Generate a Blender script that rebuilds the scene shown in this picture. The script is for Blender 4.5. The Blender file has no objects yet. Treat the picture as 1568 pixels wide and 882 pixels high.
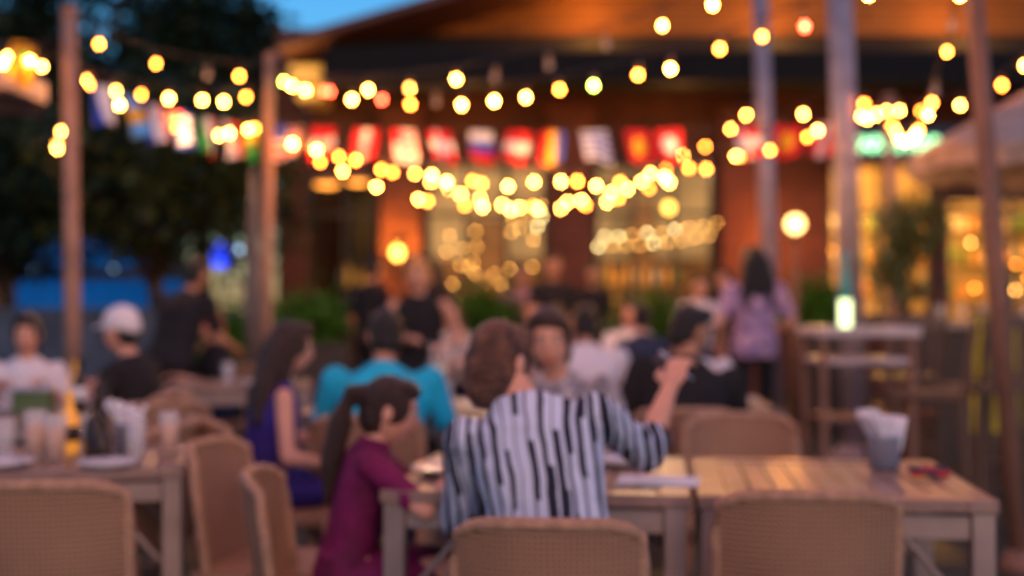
import bpy, math, random
from mathutils import Vector, Matrix, noise
R=math.radians
random.seed(7)
scene=bpy.context.scene
scene.view_settings.view_transform='Standard'
scene.view_settings.look='None'
scene.view_settings.exposure=0

# ------------------------------------------------------------ materials
def M(name,col,rough=.6,metal=0,var=.2,scale=6,bump=0,alt=None,emit=None,es=0,trans=0,bscale=None,alpha=1):
    m=bpy.data.materials.new(name); m.use_nodes=True
    nt=m.node_tree; b=nt.nodes['Principled BSDF']
    tc=nt.nodes.new('ShaderNodeTexCoord'); n=nt.nodes.new('ShaderNodeTexNoise')
    n.inputs['Scale'].default_value=scale; n.inputs['Detail'].default_value=3
    nt.links.new(tc.outputs['Object'],n.inputs['Vector'])
    r=nt.nodes.new('ShaderNodeValToRGB')
    c2=alt if alt else [min(1,c*(1+var)) for c in col]
    c1=[c*(1-var) for c in col]
    r.color_ramp.elements[0].position=.32; r.color_ramp.elements[1].position=.68
    r.color_ramp.elements[0].color=(*c1,1); r.color_ramp.elements[1].color=(*c2,1)
    nt.links.new(n.outputs['Fac'],r.inputs['Fac']); nt.links.new(r.outputs['Color'],b.inputs['Base Color'])
    b.inputs['Roughness'].default_value=rough; b.inputs['Metallic'].default_value=metal; b.inputs['Alpha'].default_value=alpha
    if trans: b.inputs['Transmission Weight'].default_value=trans
    if bump:
        n2=nt.nodes.new('ShaderNodeTexNoise'); n2.inputs['Scale'].default_value=bscale or scale*4
        nt.links.new(tc.outputs['Object'],n2.inputs['Vector'])
        bp=nt.nodes.new('ShaderNodeBump'); bp.inputs['Strength'].default_value=bump; bp.inputs['Distance'].default_value=.02
        nt.links.new(n2.outputs['Fac'],bp.inputs['Height']); nt.links.new(bp.outputs['Normal'],b.inputs['Normal'])
    if emit:
        b.inputs['Emission Color'].default_value=(*emit,1); b.inputs['Emission Strength'].default_value=es
    return m
def brickmat(name,c1,c2,mortar,scale,rough=.85,w=.5,h=.25,emit=0,plane='xz'):
    m=bpy.data.materials.new(name); m.use_nodes=True; nt=m.node_tree; b=nt.nodes['Principled BSDF']
    tc=nt.nodes.new('ShaderNodeTexCoord'); sp=nt.nodes.new('ShaderNodeSeparateXYZ'); cb=nt.nodes.new('ShaderNodeCombineXYZ')
    nt.links.new(tc.outputs['Object'],sp.inputs[0])
    nt.links.new(sp.outputs['X'],cb.inputs['X']); nt.links.new(sp.outputs['Z' if plane=='xz' else 'Y'],cb.inputs['Y'])
    br=nt.nodes.new('ShaderNodeTexBrick'); br.inputs['Scale'].default_value=scale
    br.inputs['Color1'].default_value=(*c1,1); br.inputs['Color2'].default_value=(*c2,1); br.inputs['Mortar'].default_value=(*mortar,1)
    br.inputs['Brick Width'].default_value=w; br.inputs['Row Height'].default_value=h; br.inputs['Mortar Size'].default_value=.015
    nt.links.new(cb.outputs[0],br.inputs['Vector'])
    n=nt.nodes.new('ShaderNodeTexNoise'); n.inputs['Scale'].default_value=1.3; nt.links.new(tc.outputs['Object'],n.inputs['Vector'])
    mx=nt.nodes.new('ShaderNodeMix'); mx.data_type='RGBA'; mx.blend_type='MULTIPLY'; mx.inputs['Factor'].default_value=.6
    nt.links.new(br.outputs['Color'],mx.inputs['A']); nt.links.new(n.outputs['Fac'],mx.inputs['B'])
    nt.links.new(mx.outputs['Result'],b.inputs['Base Color'])
    b.inputs['Roughness'].default_value=rough
    bp=nt.nodes.new('ShaderNodeBump'); bp.inputs['Strength'].default_value=.4; bp.inputs['Distance'].default_value=.01
    nt.links.new(br.outputs['Fac'],bp.inputs['Height']); bp.invert=True; nt.links.new(bp.outputs['Normal'],b.inputs['Normal'])
    return m
def E(name,col,s,sample=True):
    m=bpy.data.materials.new(name); m.use_nodes=True; nt=m.node_tree
    nt.nodes.remove(nt.nodes['Principled BSDF']); e=nt.nodes.new('ShaderNodeEmission')
    e.inputs[0].default_value=(*col,1); e.inputs[1].default_value=s
    nt.links.new(e.outputs[0],nt.nodes['Material Output'].inputs[0])
    return m
def mathn(nt,op,a,b=None):
    n=nt.nodes.new('ShaderNodeMath'); n.operation=op
    for i,x in enumerate((a,b)):
        if x is None: continue
        if isinstance(x,(int,float)): n.inputs[i].default_value=x
        else: nt.links.new(x,n.inputs[i])
    return n.outputs[0]
def stripemat():
    m=bpy.data.materials.new('striped_cotton'); m.use_nodes=True; nt=m.node_tree; b=nt.nodes['Principled BSDF']
    tc=nt.nodes.new('ShaderNodeTexCoord'); sp=nt.nodes.new('ShaderNodeSeparateXYZ')
    nz=nt.nodes.new('ShaderNodeTexNoise'); nz.inputs['Scale'].default_value=5; nt.links.new(tc.outputs['Object'],nz.inputs['Vector'])
    nt.links.new(tc.outputs['Object'],sp.inputs[0])
    dx=mathn(nt,'MULTIPLY',mathn(nt,'SUBTRACT',nz.outputs['Fac'],.5),.045)
    tilt=mathn(nt,'MULTIPLY',sp.outputs['Z'],.12)
    x=mathn(nt,'ADD',mathn(nt,'ADD',sp.outputs['X'],dx),tilt)
    u=mathn(nt,'MULTIPLY',x,33.)
    col=mathn(nt,'FLOOR',u)
    zo=mathn(nt,'ADD',mathn(nt,'MULTIPLY',sp.outputs['Z'],7.),mathn(nt,'MULTIPLY',col,.413))
    row=mathn(nt,'FLOOR',zo)
    rnd=nt.nodes.new('ShaderNodeTexWhiteNoise'); rnd.noise_dimensions='2D'
    cb=nt.nodes.new('ShaderNodeCombineXYZ'); nt.links.new(col,cb.inputs[0]); nt.links.new(row,cb.inputs[1]); nt.links.new(cb.outputs[0],rnd.inputs['Vector'])
    width=mathn(nt,'ADD',mathn(nt,'MULTIPLY',rnd.outputs['Value'],.75),.10)
    black=mathn(nt,'LESS_THAN',mathn(nt,'FRACT',u),width)
    mx=nt.nodes.new('ShaderNodeMix'); mx.data_type='RGBA'
    mx.inputs['A'].default_value=(.66,.74,.97,1); mx.inputs['B'].default_value=(.012,.012,.035,1)
    nt.links.new(black,mx.inputs['Factor']); nt.links.new(mx.outputs['Result'],b.inputs['Base Color'])
    b.inputs['Roughness'].default_value=.8; return m
def weavemat():
    m=bpy.data.materials.new('wicker_weave'); m.use_nodes=True; nt=m.node_tree; b=nt.nodes['Principled BSDF']
    tc=nt.nodes.new('ShaderNodeTexCoord')
    outs=[]
    for ax in ('X','Z'):
        w=nt.nodes.new('ShaderNodeTexWave'); w.bands_direction=ax; w.inputs['Scale'].default_value=24; w.inputs['Distortion'].default_value=1.2
        nt.links.new(tc.outputs['Object'],w.inputs['Vector']); outs.append(w.outputs['Fac'])
    p=mathn(nt,'MULTIPLY',outs[0],outs[1])
    n=nt.nodes.new('ShaderNodeTexNoise'); n.inputs['Scale'].default_value=5; nt.links.new(tc.outputs['Object'],n.inputs['Vector'])
    f=mathn(nt,'ADD',mathn(nt,'MULTIPLY',p,.7),mathn(nt,'MULTIPLY',n.outputs['Fac'],.5))
    r=nt.nodes.new('ShaderNodeValToRGB'); r.color_ramp.elements[0].color=(.17,.078,.045,1); r.color_ramp.elements[1].color=(.62,.36,.22,1)
    nt.links.new(f,r.inputs[0]); nt.links.new(r.outputs[0],b.inputs['Base Color']); b.inputs['Roughness'].default_value=.45
    bp=nt.nodes.new('ShaderNodeBump'); bp.inputs['Strength'].default_value=.6; bp.inputs['Distance'].default_value=.006
    nt.links.new(p,bp.inputs['Height']); nt.links.new(bp.outputs['Normal'],b.inputs['Normal']); return m

m_bulb=E('warm_bulb_glow',(1,.36,.055),170); m_bulb_dim=E('amber_bulb_glow',(1,.21,.022),95)
m_red=E('red_bulb_glow',(1,.05,.02),90); m_green=E('green_bulb_glow',(.65,1,.1),75)
m_off=M('unlit_bulb_glass',(.5,.42,.35),rough=.15,var=.1)
m_wire=M('cable_rubber',(.03,.02,.02)); m_sock=M('socket_plastic',(.3,.18,.1),rough=.4)
m_wick=weavemat(); m_wickf=M('wicker_frame',(.48,.28,.18),bump=.5,scale=30)
m_twood=M('table_teak',(.31,.205,.17),rough=.33,scale=9,bump=.15); m_tmet=M('table_metal_legs',(.36,.28,.25),rough=.45,metal=.2)
m_skin=M('skin_light',(.74,.37,.26),rough=.5,var=.08); m_skin2=M('skin_tan',(.52,.25,.15),rough=.5,var=.08); 
m_lip=M('lips',(.45,.12,.1)); m_eye=M('eye_dark',(.02,.015,.01),rough=.1); m_eyew=M('eye_white',(.75,.72,.7),rough=.2,var=.02)
m_black=M('black_cloth',(.013,.011,.014),rough=.9,bump=.2); m_white=M('white_cloth',(.84,.79,.85),rough=.85,var=.05,bump=.2)
m_cyan=M('cyan_cloth',(.01,.50,.80),rough=.85,var=.2,bump=.3); m_mag=M('magenta_cloth',(.17,.003,.075),rough=.8,var=.4,bump=.3)
m_navy=M('navy_cloth',(.03,.015,.22),rough=.8); m_jean=M('denim',(.03,.04,.09),rough=.9)
m_patt=M('patterned_cloth',(.1,.1,.14),rough=.85,alt=(.65,.6,.65),scale=28); m_purp=M('lilac_print_cloth',(.28,.2,.48),rough=.85,alt=(.75,.45,.6),scale=14)
m_pink=M('pink_cloth',(.5,.25,.28),rough=.85); m_str=stripemat()
m_hblk=M('hair_black',(.012,.009,.008),rough=.4,scale=30,bump=.6); m_hbrn=M('hair_brown',(.035,.015,.010),rough=.42,scale=30,bump=.6)
m_haub=M('hair_auburn',(.05,.02,.013),rough=.42,scale=22,bump=.8,alt=(.19,.075,.04)); m_hbld=M('hair_blonde',(.8,.38,.12),rough=.45,scale=30,bump=.6)
m_hred=M('hair_red',(.28,.015,.03),rough=.45); m_shoe=M('shoe_leather',(.03,.022,.02),rough=.4)
m_pole=M('timber_pole',(.42,.23,.16),rough=.7,scale=5,bump=.3); m_steel=M('painted_steel',(.38,.31,.35),rough=.4); m_dkpole=M('dark_timber',(.26,.13,.09),rough=.6,bump=.3)
m_glass=M('clear_glass',(.9,.92,.98),rough=.04,var=.02,alpha=.28); m_beer=M('amber_drink',(.9,.36,.03),rough=.1,var=.1)
m_plate=M('white_ceramic',(.78,.78,.85),rough=.15,var=.03); m_paper=M('white_paper',(.86,.86,.93),rough=.8,var=.04)
m_dkg=M('dark_bottle_glass',(.03,.018,.01),rough=.08); m_tin=M('galvanised_tin',(.40,.46,.6),rough=.35,metal=.4)
m_bark=M('bark',(.07,.045,.03),rough=.9,bump=.6); 
m_leaf=M('leaf_dark',(.012,.028,.007),rough=.6,scale=1.5); m_leaf2=M('leaf_light',(.08,.095,.012),rough=.6,scale=1.5); m_hedge=M('hedge_leaf',(.06,.19,.012),rough=.6)
m_leaf3=M('olive_leaf',(.16,.2,.07),rough=.6)

# ------------------------------------------------------------ mesh builder
class MB:
    def __init__(s): s.v=[];s.f=[];s.m=[]
    def add(s,vs,fs,mi=0):
        o=len(s.v); s.v+= [tuple(x) for x in vs]; s.f+=[tuple(i+o for i in f) for f in fs]; s.m+=[mi]*len(fs)
    def box(s,c,d,mi=0,T=None):
        T=T or Matrix.Identity(4); c=Vector(c)
        vs=[T@(c+Vector((x*d[0]/2,y*d[1]/2,z*d[2]/2))) for x in(-1,1) for y in(-1,1) for z in(-1,1)]
        s.add(vs,[(0,1,3,2),(4,6,7,5),(0,4,5,1),(2,3,7,6),(0,2,6,4),(1,5,7,3)],mi)
    def bx(s,x0,x1,y0,y1,z0,z1,mi=0): s.box(((x0+x1)/2,(y0+y1)/2,(z0+z1)/2),(x1-x0,y1-y0,z1-z0),mi)
    def path(s,pts,rad,mi=0,n=8):
        pts=[Vector(p) for p in pts]
        if not hasattr(rad,'__len__'): rad=[rad]*len(pts)
        rings=[]; ref=Vector((0,0,1))
        for i,p in enumerate(pts):
            d=(pts[min(i+1,len(pts)-1)]-pts[max(i-1,0)]); d.normalize()
            r=ref if abs(d.dot(ref))<.95 else Vector((1,0,0)) if i==0 or abs(d.x)<.9 else Vector((0,1,0))
            a=d.cross(r).normalized(); b=d.cross(a)
            rings.append([p+(a*math.cos(t)+b*math.sin(t))*rad[i] for t in [2*math.pi*k/n for k in range(n)]])
        s.rings(rings,mi)
    def rings(s,rings,mi=0):
        n=len(rings[0]); vs=[v for r in rings for v in r]; fs=[]
        for i in range(len(rings)-1):
            for k in range(n):
                a=i*n+k;b=i*n+(k+1)%n; fs.append((a,b,b+n,a+n))
        fs.append(tuple(range(n-1,-1,-1))); fs.append(tuple(range((len(rings)-1)*n,len(rings)*n)))
        s.add(vs,fs,mi)
    def loft(s,R_,mi=0,n=16,T=None):
        T=T or Matrix.Identity(4)
        s.rings([[T@Vector((c[0]+rx*math.cos(2*math.pi*k/n),c[1]+ry*math.sin(2*math.pi*k/n),c[2])) for k in range(n)] for c,rx,ry in R_],mi)
    def ell(s,c,r,mi=0,T=None,nu=12,nv=8,fn=None):
        T=T or Matrix.Identity(4); c=Vector(c)
        if not hasattr(r,'__len__'): r=(r,r,r)
        vs=[];fs=[]
        for i in range(1,nv):
            ph=math.pi*i/nv
            for k in range(nu):
                th=2*math.pi*k/nu; d=Vector((math.sin(ph)*math.cos(th),math.sin(ph)*math.sin(th),math.cos(ph)))
                p=Vector((d.x*r[0],d.y*r[1],d.z*r[2]))
                if fn: p=fn(d,p)
                vs.append(T@(c+p))
        for dz in (1,-1):
            p=Vector((0,0,dz*r[2])); 
            if fn:p=fn(Vector((0,0,dz)),p)
            vs.append(T@(c+p))
        t=len(vs)-2; b=t+1
        for k in range(nu): fs.append((t,k,(k+1)%nu))
        for i in range(nv-2):
            for k in range(nu):
                a=i*nu+k; a2=i*nu+(k+1)%nu; fs.append((a,a+nu,a2+nu,a2))
        o=(nv-2)*nu
        for k in range(nu): fs.append((b,o+(k+1)%nu,o+k))
        s.add(vs,fs,mi)
    def cap(s,p0,p1,r0,r1,mi=0):
        s.path([p0,p1],[r0,r1],mi,10); s.ell(p0,r0,mi,nu=10,nv=6); s.ell(p1,r1,mi,nu=10,nv=6)
    def obj(s,name,mats,parent=None,smooth=True,loc=(0,0,0),rz=0,bevel=0):
        me=bpy.data.meshes.new(name); me.from_pydata(s.v,[],s.f); me.update()
        for m in mats: me.materials.append(m)
        me.polygons.foreach_set('material_index',s.m)
        me.polygons.foreach_set('use_smooth',[smooth]*len(s.f))
        o=bpy.data.objects.new(name,me); scene.collection.objects.link(o); o.location=loc; o.rotation_euler[2]=rz
        if parent:o.parent=parent
        if bevel:
            b=o.modifiers.new('bevel','BEVEL'); b.width=bevel; b.segments=2; b.limit_method='ANGLE'
        return o
def empty(name,loc=(0,0,0),rz=0,sc=1):
    e=bpy.data.objects.new(name,None); scene.collection.objects.link(e); e.location=loc; e.rotation_euler[2]=rz; e.scale=(sc,)*3; return e
cl_tex=bpy.data.textures.new('cloth_folds','CLOUDS'); cl_tex.noise_scale=.09
def soft(o,vox,it=5,disp=0):
    r=o.modifiers.new('fuse','REMESH'); r.mode='VOXEL'; r.voxel_size=vox; r.use_smooth_shade=True
    s=o.modifiers.new('smooth','SMOOTH'); s.iterations=it; s.factor=.5
    if disp:
        d=o.modifiers.new('folds','DISPLACE'); d.texture=cl_tex; d.strength=disp; d.mid_level=.5; d.texture_coords='LOCAL'
    return o

# ------------------------------------------------------------ people
def make_hand():
    b=MB(); b.ell((0,.045,0),(.038,.052,.015))
    for i,L in enumerate((.055,.07,.078,.07)):
        x=-.03+.0205*i; p=Vector((x*.9,.08,0)); a=0
        for j,(f,da) in enumerate(((.45,18),(.32,32),(.26,24))):
            a+=R(da); q=p+Vector(((x*.12)*f,math.cos(a)*L*f*1.15,-math.sin(a)*L*f*1.15)); b.cap(p,q,.0088-.0008*j,.008-.0008*j); p=q
    b.cap((.028,.02,-.003),(.055,.05,-.012),.012,.010); b.cap((.055,.05,-.012),(.058,.082,-.022),.0098,.008)
    b.cap((0,-.02,0),(0,.02,0),.024,.026)
    o=b.obj('hand_template',[m_skin]); soft(o,.0045,3)
    dg=bpy.context.evaluated_depsgraph_get(); me=bpy.data.meshes.new_from_object(o.evaluated_get(dg))
    bpy.data.objects.remove(o); return me
HAND=make_hand(); HANDS={}
def hand_mesh(mat):
    if mat.name not in HANDS:
        me=HAND.copy(); me.materials.clear(); me.materials.append(mat); HANDS[mat.name]=me
    return HANDS[mat.name]

def headfn(d,p):
    x,y,z=d
    if z<0:
        t=-z; p.x*=1-.28*t*t; p.y*= (1-.05*t) if y>0 else (1-.35*t)
        p.y+=.012*t
    g=lambda cx,cz,s:math.exp(-(((x-cx)**2+(z-cz)**2)/(s*s)))
    if y>0:
        p.y+=.020*math.exp(-((x/.13)**2+((z+.17)/.17)**2)) + .008*g(0,.0,.14)
        p.y-=.009*(g(.38,.06,.2)+g(-.38,.06,.2))
        p.y+=.006*math.exp(-((x/.3)**2+((z+.50)/.09)**2)) + .007*g(0,-.85,.25)
        p.y+=.004*math.exp(-((x/.6)**2+((z-.25)/.12)**2))
    return p
def person(name,x,y,head=0,sit=True,sc=1.,lean=8,roll=0,turn=0,nod=0,rh=None,lh=None,shirt=None,sleeve='short',
           pants=None,skirt=False,hair='short',hm=None,skin=None,bulk=1.,hs=1.,seat=.45,disp=.014,vox=.014,rpole=None,lpole=None,holding=None,hz=.66,hoff=0):
    skin=skin or m_skin; shirt=shirt or m_black; pants=pants or m_jean; hm=hm or m_hblk
    e=empty(name,(x,y,0),R(head),sc)
    hipz=(seat/sc+.085) if sit else .93
    A=Matrix.Translation((0,0,hipz))@Matrix.Rotation(R(roll),4,'Y')@Matrix.Rotation(R(-lean),4,'X')
    P=lambda *a:A@Vector(a)
    sk=MB(); sh=MB(); pa=MB()
    bw=bulk
    sh.loft([((0,0,-.09),.15*bw,.11*bw),((0,0,-.02),.168*bw,.12*bw),((0,0,.10),.148*bw,.108*bw),((0,.0,.22),.15*bw,.112*bw),((0,.0,.34),.17*bw,.118*bw),((0,-.005,.43),.165*bw,.105),((0,-.01,.48),.11,.075),((hoff*.4,-.01,.515),.068,.06)],0,20,A)
    sk.cap(P(0,-.01,.44),P(hoff,.015,.60),.055,.048)
    sk.ell(P(0,0,.42),(.12,.07,.07))
    for sx,tgt,pole in ((1,rh,rpole),(-1,lh,lpole)):
        S=P(sx*(.168*bw),-.005,.435)
        if tgt is None: tgt=(sx*.16,.36,hipz+.24) if sit else (sx*.27,.06,hipz-.08)
        H=Vector(tgt); l1,l2=.285,.25
        d=H-S; 
        if d.length>l1+l2-.01: d=d.normalized()*(l1+l2-.01); H=S+d
        L=d.length; a=(l1*l1-l2*l2+L*L)/(2*L); h=math.sqrt(max(0,l1*l1-a*a))
        pl=Vector(pole) if pole else Vector((sx*.5,-.35,-1))
        dn=d.normalized(); pl=(pl-dn*pl.dot(dn)).normalized()
        El=S+dn*a+pl*h
        sk.cap(S,El,.044,.037); sk.cap(El,El.lerp(H,.35),.038,.038); sk.cap(El.lerp(H,.35),H,.038,.024)
        if sleeve!='none':
            sh.cap(S,S.lerp(El,.5),.058*bw,.054)
            if sleeve=='short': sh.cap(S.lerp(El,.5),S.lerp(El,.68),.054,.056)
            if sleeve in('long','elbow'): sh.cap(S.lerp(El,.5),El,.054,.052)
            if sleeve=='long': sh.cap(El,El.lerp(H,.93),.05,.036)
            if sleeve=='elbow': sh.cap(El,El.lerp(H,.2),.052,.055)
        else: sh.cap(P(sx*.09,0,.42),P(sx*.1,0,.49),.03,.022)
        yv=(H-El).normalized(); up=Vector((0,0,1)) if abs(yv.z)<.75 else Vector((sx,.0,0.2))
        zv=(up-yv*up.dot(yv)).normalized(); xv=yv.cross(zv)
        Mx=Matrix.Identity(4)
        for i in range(3): Mx[i][0]=xv[i]*(-sx);Mx[i][1]=yv[i];Mx[i][2]=zv[i];Mx[i][3]=H[i]
        ho=bpy.data.objects.new('right_hand' if sx>0 else 'left_hand',hand_mesh(skin)); scene.collection.objects.link(ho); ho.parent=e
        ho.matrix_local=Mx
        if holding and sx>0:
            q=H+yv*.09-zv*.02; fv=(Vector((-.5,.3,.45))).normalized(); hb=MB(); hb.path([q-fv*.05,q+fv*.05],[.003,.003]); hb.path([q+fv*.05,q+fv*.08],[.008,.006])
            hb.obj('fork',[m_tin],e)
    for sx in(1,-1):
        hp=Vector((sx*.09,0,hipz))
        if sit:
            kn=Vector((sx*.12,.42,hipz+.0)); an=Vector((sx*.12,.40,.09/sc))
        else:
            kn=Vector((sx*.10,.03,.50)); an=Vector((sx*.10,-.01,.09))
        t=sk if skirt else pa
        t.cap(hp,kn,.085 if not skirt else .07,.06); t.cap(kn,kn.lerp(an,.4),.06,.056); t.cap(kn.lerp(an,.4),an,.056,.042)
        ft=MB(); ft.ell((an.x,an.y+.07,an.z-.045),(.045,.13,.042)); ft.ell((an.x,an.y-.01,an.z-.02),(.04,.05,.06)); ft.obj('shoe',[m_shoe],e)
    pa.loft([((0,0,hipz-.1),.15*bw,.115),((0,0,hipz),.165*bw,.12*bw),((0,0,hipz+.08),.15*bw,.105*bw)],0,16)
    if skirt:
        if sit:
            pa.ell((0,.2,hipz-.01),(.2,.32,.1)); pa.loft([((0,.38,hipz-.36),.21,.11),((0,.38,hipz-.15),.2,.12),((0,.34,hipz+.03),.17,.1)])
        else: pa.loft([((0,0,.5),.24,.2),((0,0,hipz),.165,.12)])
    soft(sk.obj('body',[skin],e),vox,4); soft(sh.obj('top_clothing',[shirt],e),vox,4,disp); soft(pa.obj('lower_clothing',[pants],e),vox+.002,4,disp*.7)
    hc=P(hoff,.02,hz); 
    Hm=Matrix.Translation(hc)@Matrix.Rotation(R(roll*.4),4,'Y')@Matrix.Rotation(R(turn),4,'Z')@Matrix.Rotation(R(-nod-lean*.4),4,'X')@Matrix.Scale(hs,4)
    hd=MB(); hd.ell((0,0,0),(.076,.094,.118),0,Hm,28,20,headfn)
    for sx in(1,-1):
        hd.ell((sx*.078,-.005,-.005),(.010,.02,.032),0,Hm)
        hd.ell((sx*.030,.080,.010),(.014,.009,.008),1,Hm,10,6); hd.ell((sx*.030,.087,.010),(.006,.004,.006),2,Hm,8,6)
        hd.ell((sx*.030,.089,.032),(.017,.005,.004),3,Hm,8,6)
        hd.ell((sx*.010,.101,-.032),(.008,.008,.007),0,Hm,8,6)
    hd.ell((0,.090,-.060),(.024,.008,.008),4,Hm,10,6)
    hd.obj('head',[skin,m_eyew,m_eye,hm,m_lip],e)
    hb=MB()
    T=Hm
    hb.ell((0,-.018,.026),(.081,.094,.101),0,T,20,12); hb.ell((0,-.040,-.02),(.074,.068,.085),0,T)
    hb.ell((.01,.036,.088),(.062,.058,.036),0,T); hb.ell((-.03,.06,.078),(.035,.036,.024),0,T)
    if hair in('long','pony','bun','vol'):
        hb.ell((.056,.01,.02),(.03,.06,.07),0,T); hb.ell((-.056,.01,.02),(.03,.06,.07),0,T); hb.ell((0,.045,.082),(.06,.05,.03),0,T)
    if hair=='long':
        for dx in(-.05,0,.05): 
            hb.path([T@Vector((dx,-.06,.03)),T@Vector((dx*1.5,-.085,-.1)),T@Vector((dx*1.8,-.10,-.22)),T@Vector((dx*1.7,-.10,-.36)),T@Vector((dx*1.3,-.10,-.43))],[.05,.058,.055,.045,.02])
        for dx in(-.075,.075): hb.path([T@Vector((dx,.0,.0)),T@Vector((dx*1.15,-.02,-.12)),T@Vector((dx*1.1,-.05,-.26))],[.028,.03,.02])
    if hair=='pony':
        hb.path([T@Vector((0,-.09,.05)),T@Vector((.0,-.14,.03)),T@Vector((.0,-.155,-.08)),T@Vector((0.01,-.15,-.22)),T@Vector((0,-.12,-.38))],[.03,.04,.05,.045,.015])
    if hair=='bun':
        hb.ell((0,-.055,-.095),(.055,.05,.05),0,T)
        hb.ell((.0,-.05,-.03),(.074,.065,.08),0,T)
        hb.ell((.045,-.03,-.05),(.035,.05,.06),0,T); hb.ell((-.045,-.03,-.05),(.035,.05,.06),0,T)
        for k in range(7): hb.ell((.05*math.sin(k*2.1),-.08+.01*math.cos(k),.05-.025*k),(.022,.02,.028),0,T,8,6)
    if hair=='vol': hb.ell((0,-.05,-.06),(.085,.075,.09),0,T)
    ho=hb.obj('hair',[hm],e)
    soft(ho,.009,3,.006)
    if hair=='cap' :
        cb=MB(); cb.ell((0,-.012,.05),(.092,.108,.092),0,T,20,12); cb.ell((0,.10,.045),(.07,.075,.010),0,T); cb.ell((0,-.06,.02),(.075,.065,.07),0,T)
        soft(cb.obj('cap',[m_white],e),.009,3)
    return e

# ------------------------------------------------------------ furniture
def chair(x,y,rz,sc=1):
    e=empty('wicker_chair',(x,y,0),R(rz),sc)
    N=14;Mv=8; b=MB()
    def bp(u,v):
        top=.80-.035*abs(u)**5
        z=.40+(top-.40)*v
        w=.205+.012*v
        X=w*u*(1-.05*(v**8)*abs(u)**2); Y=-.215-.05*v+.07*abs(u)**2.5
        return Vector((X,Y,z))
    vs=[bp(-1+2*i/N,j/Mv)+Vector((0,k,0)) for k in(0,.022) for j in range(Mv+1) for i in range(N+1)]
    n1=(N+1)*(Mv+1); fs=[]
    for j in range(Mv):
        for i in range(N):
            a=j*(N+1)+i; fs.append((a,a+1,a+N+2,a+N+1)); a+=n1; fs.append((a,a+N+1,a+N+2,a+1))
    b.add(vs,fs); b.obj('woven_back',[m_wick],e)
    f=MB(); d=Vector((0,.011,0))
    rim=[bp(-1,j/6)+d for j in range(6)]+[bp(-1+2*i/12,1)+d for i in range(13)]+[bp(1,1-j/6)+d for j in range(1,7)]
    f.path(rim,.017,0,8)
    f.path([bp(-1+i/5,.0)+d for i in range(11)],.015)
    for sx in(-1,1):
        f.path([(sx*.205,-.15,.42),(sx*.215,-.19,.2),(sx*.225,-.25,0)],[.022,.02,.016]); f.path([(sx*.205,.2,.42),(sx*.21,.215,0)],[.022,.016])
    f.obj('frame_and_legs',[m_wickf],e)
    s=MB(); s.box((0,.02,.415),(.44,.44,.07)); so=s.obj('seat',[m_wick],e,bevel=.025)
    return e
def table(x,y,w,d,rz,h=.75,name='patio_table',slats=True):
    e=empty(name,(x,y,0),R(rz)); fr=MB(); tp=MB(); t=.032
    for sx in(-1,1):
        for sy in(-1,1): fr.box((sx*(w/2-.035),sy*(d/2-.035),(h-t)/2),(.055,.055,h-t))
        fr.box((sx*(w/2-.035),0,h-t-.04),(.028,d-.128,.06)); fr.box((0,sx*(d/2-.035),h-t-.04),(w-.128,.028,.06))
    for sy in(-1,1):
        for sx in(-1,1):
            fr.path([(sx*(w/2-.07),sy*(d/2-.035),h-.28),(sx*(w/2-.22),sy*(d/2-.035),h-.1)],.009)
    fr.obj('frame_and_legs',[m_tmet],e,False,bevel=.005)
    b=.075
    for sx in(-1,1):
        tp.box((sx*(w/2-b/2),0,h-t/2),(b,d,t)); tp.box((0,sx*(d/2-b/2),h-t/2),(w-2*b-.002,b,t))
    n=int((w-2*b)/.062); st=(w-2*b)/n
    for i in range(n):
        tp.box((-w/2+b+st*(i+.5),0,h-t/2-.002),(st-.006,d-2*b-.004,t-.004))
    tp.box((0,0,h-t-.012),(w-2*b,.05,.02))
    tp.obj('slatted_top',[m_twood],e,False,bevel=.003)
    return e
TZ=.75
def glass(x,y,z=TZ,r=.034,h=.13,liq=None,name='drinking_glass'):
    b=MB(); n=16
    out=[((0,0,0),r*.8,r*.8),((0,0,h),r,r)]; inn=[((0,0,h),r-.003,r-.003),((0,0,.008),r*.8-.003,r*.8-.003)]
    b.loft(out+inn,0,n)
    if liq: b.loft([((0,0,.01),r*.8-.004,r*.8-.004),((0,0,h*.7),r*.93-.004,r*.93-.004)],1,n)
    return b.obj(name,[m_glass,liq or m_glass],loc=(x,y,z))
def plate(x,y,z=TZ,r=.12):
    b=MB(); b.loft([((0,0,.001),r*.55,r*.55),((0,0,.006),r*.7,r*.7),((0,0,.02),r,r),((0,0,.023),r*.98,r*.98),((0,0,.010),r*.66,r*.66)],0,28)
    return b.obj('dinner_plate',[m_plate],loc=(x,y,z))
def bottle(x,y,z=TZ,h=.24,r=.033,mat=None,name='bottle'):
    b=MB(); b.loft([((0,0,0),r*.95,r*.95),((0,0,.01),r,r),((0,0,h*.58),r,r),((0,0,h*.74),r*.42,r*.42),((0,0,h*.95),r*.38,r*.38),((0,0,h*.955),r*.46,r*.46),((0,0,h),r*.44,r*.44)],0,18)
    b.loft([((0,0,h*.2),r*1.02,r*1.02),((0,0,h*.45),r*1.02,r*1.02)],1,18)
    return b.obj(name,[mat or m_dkg,m_plate if h>.2 else m_dkg],loc=(x,y,z))
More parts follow.
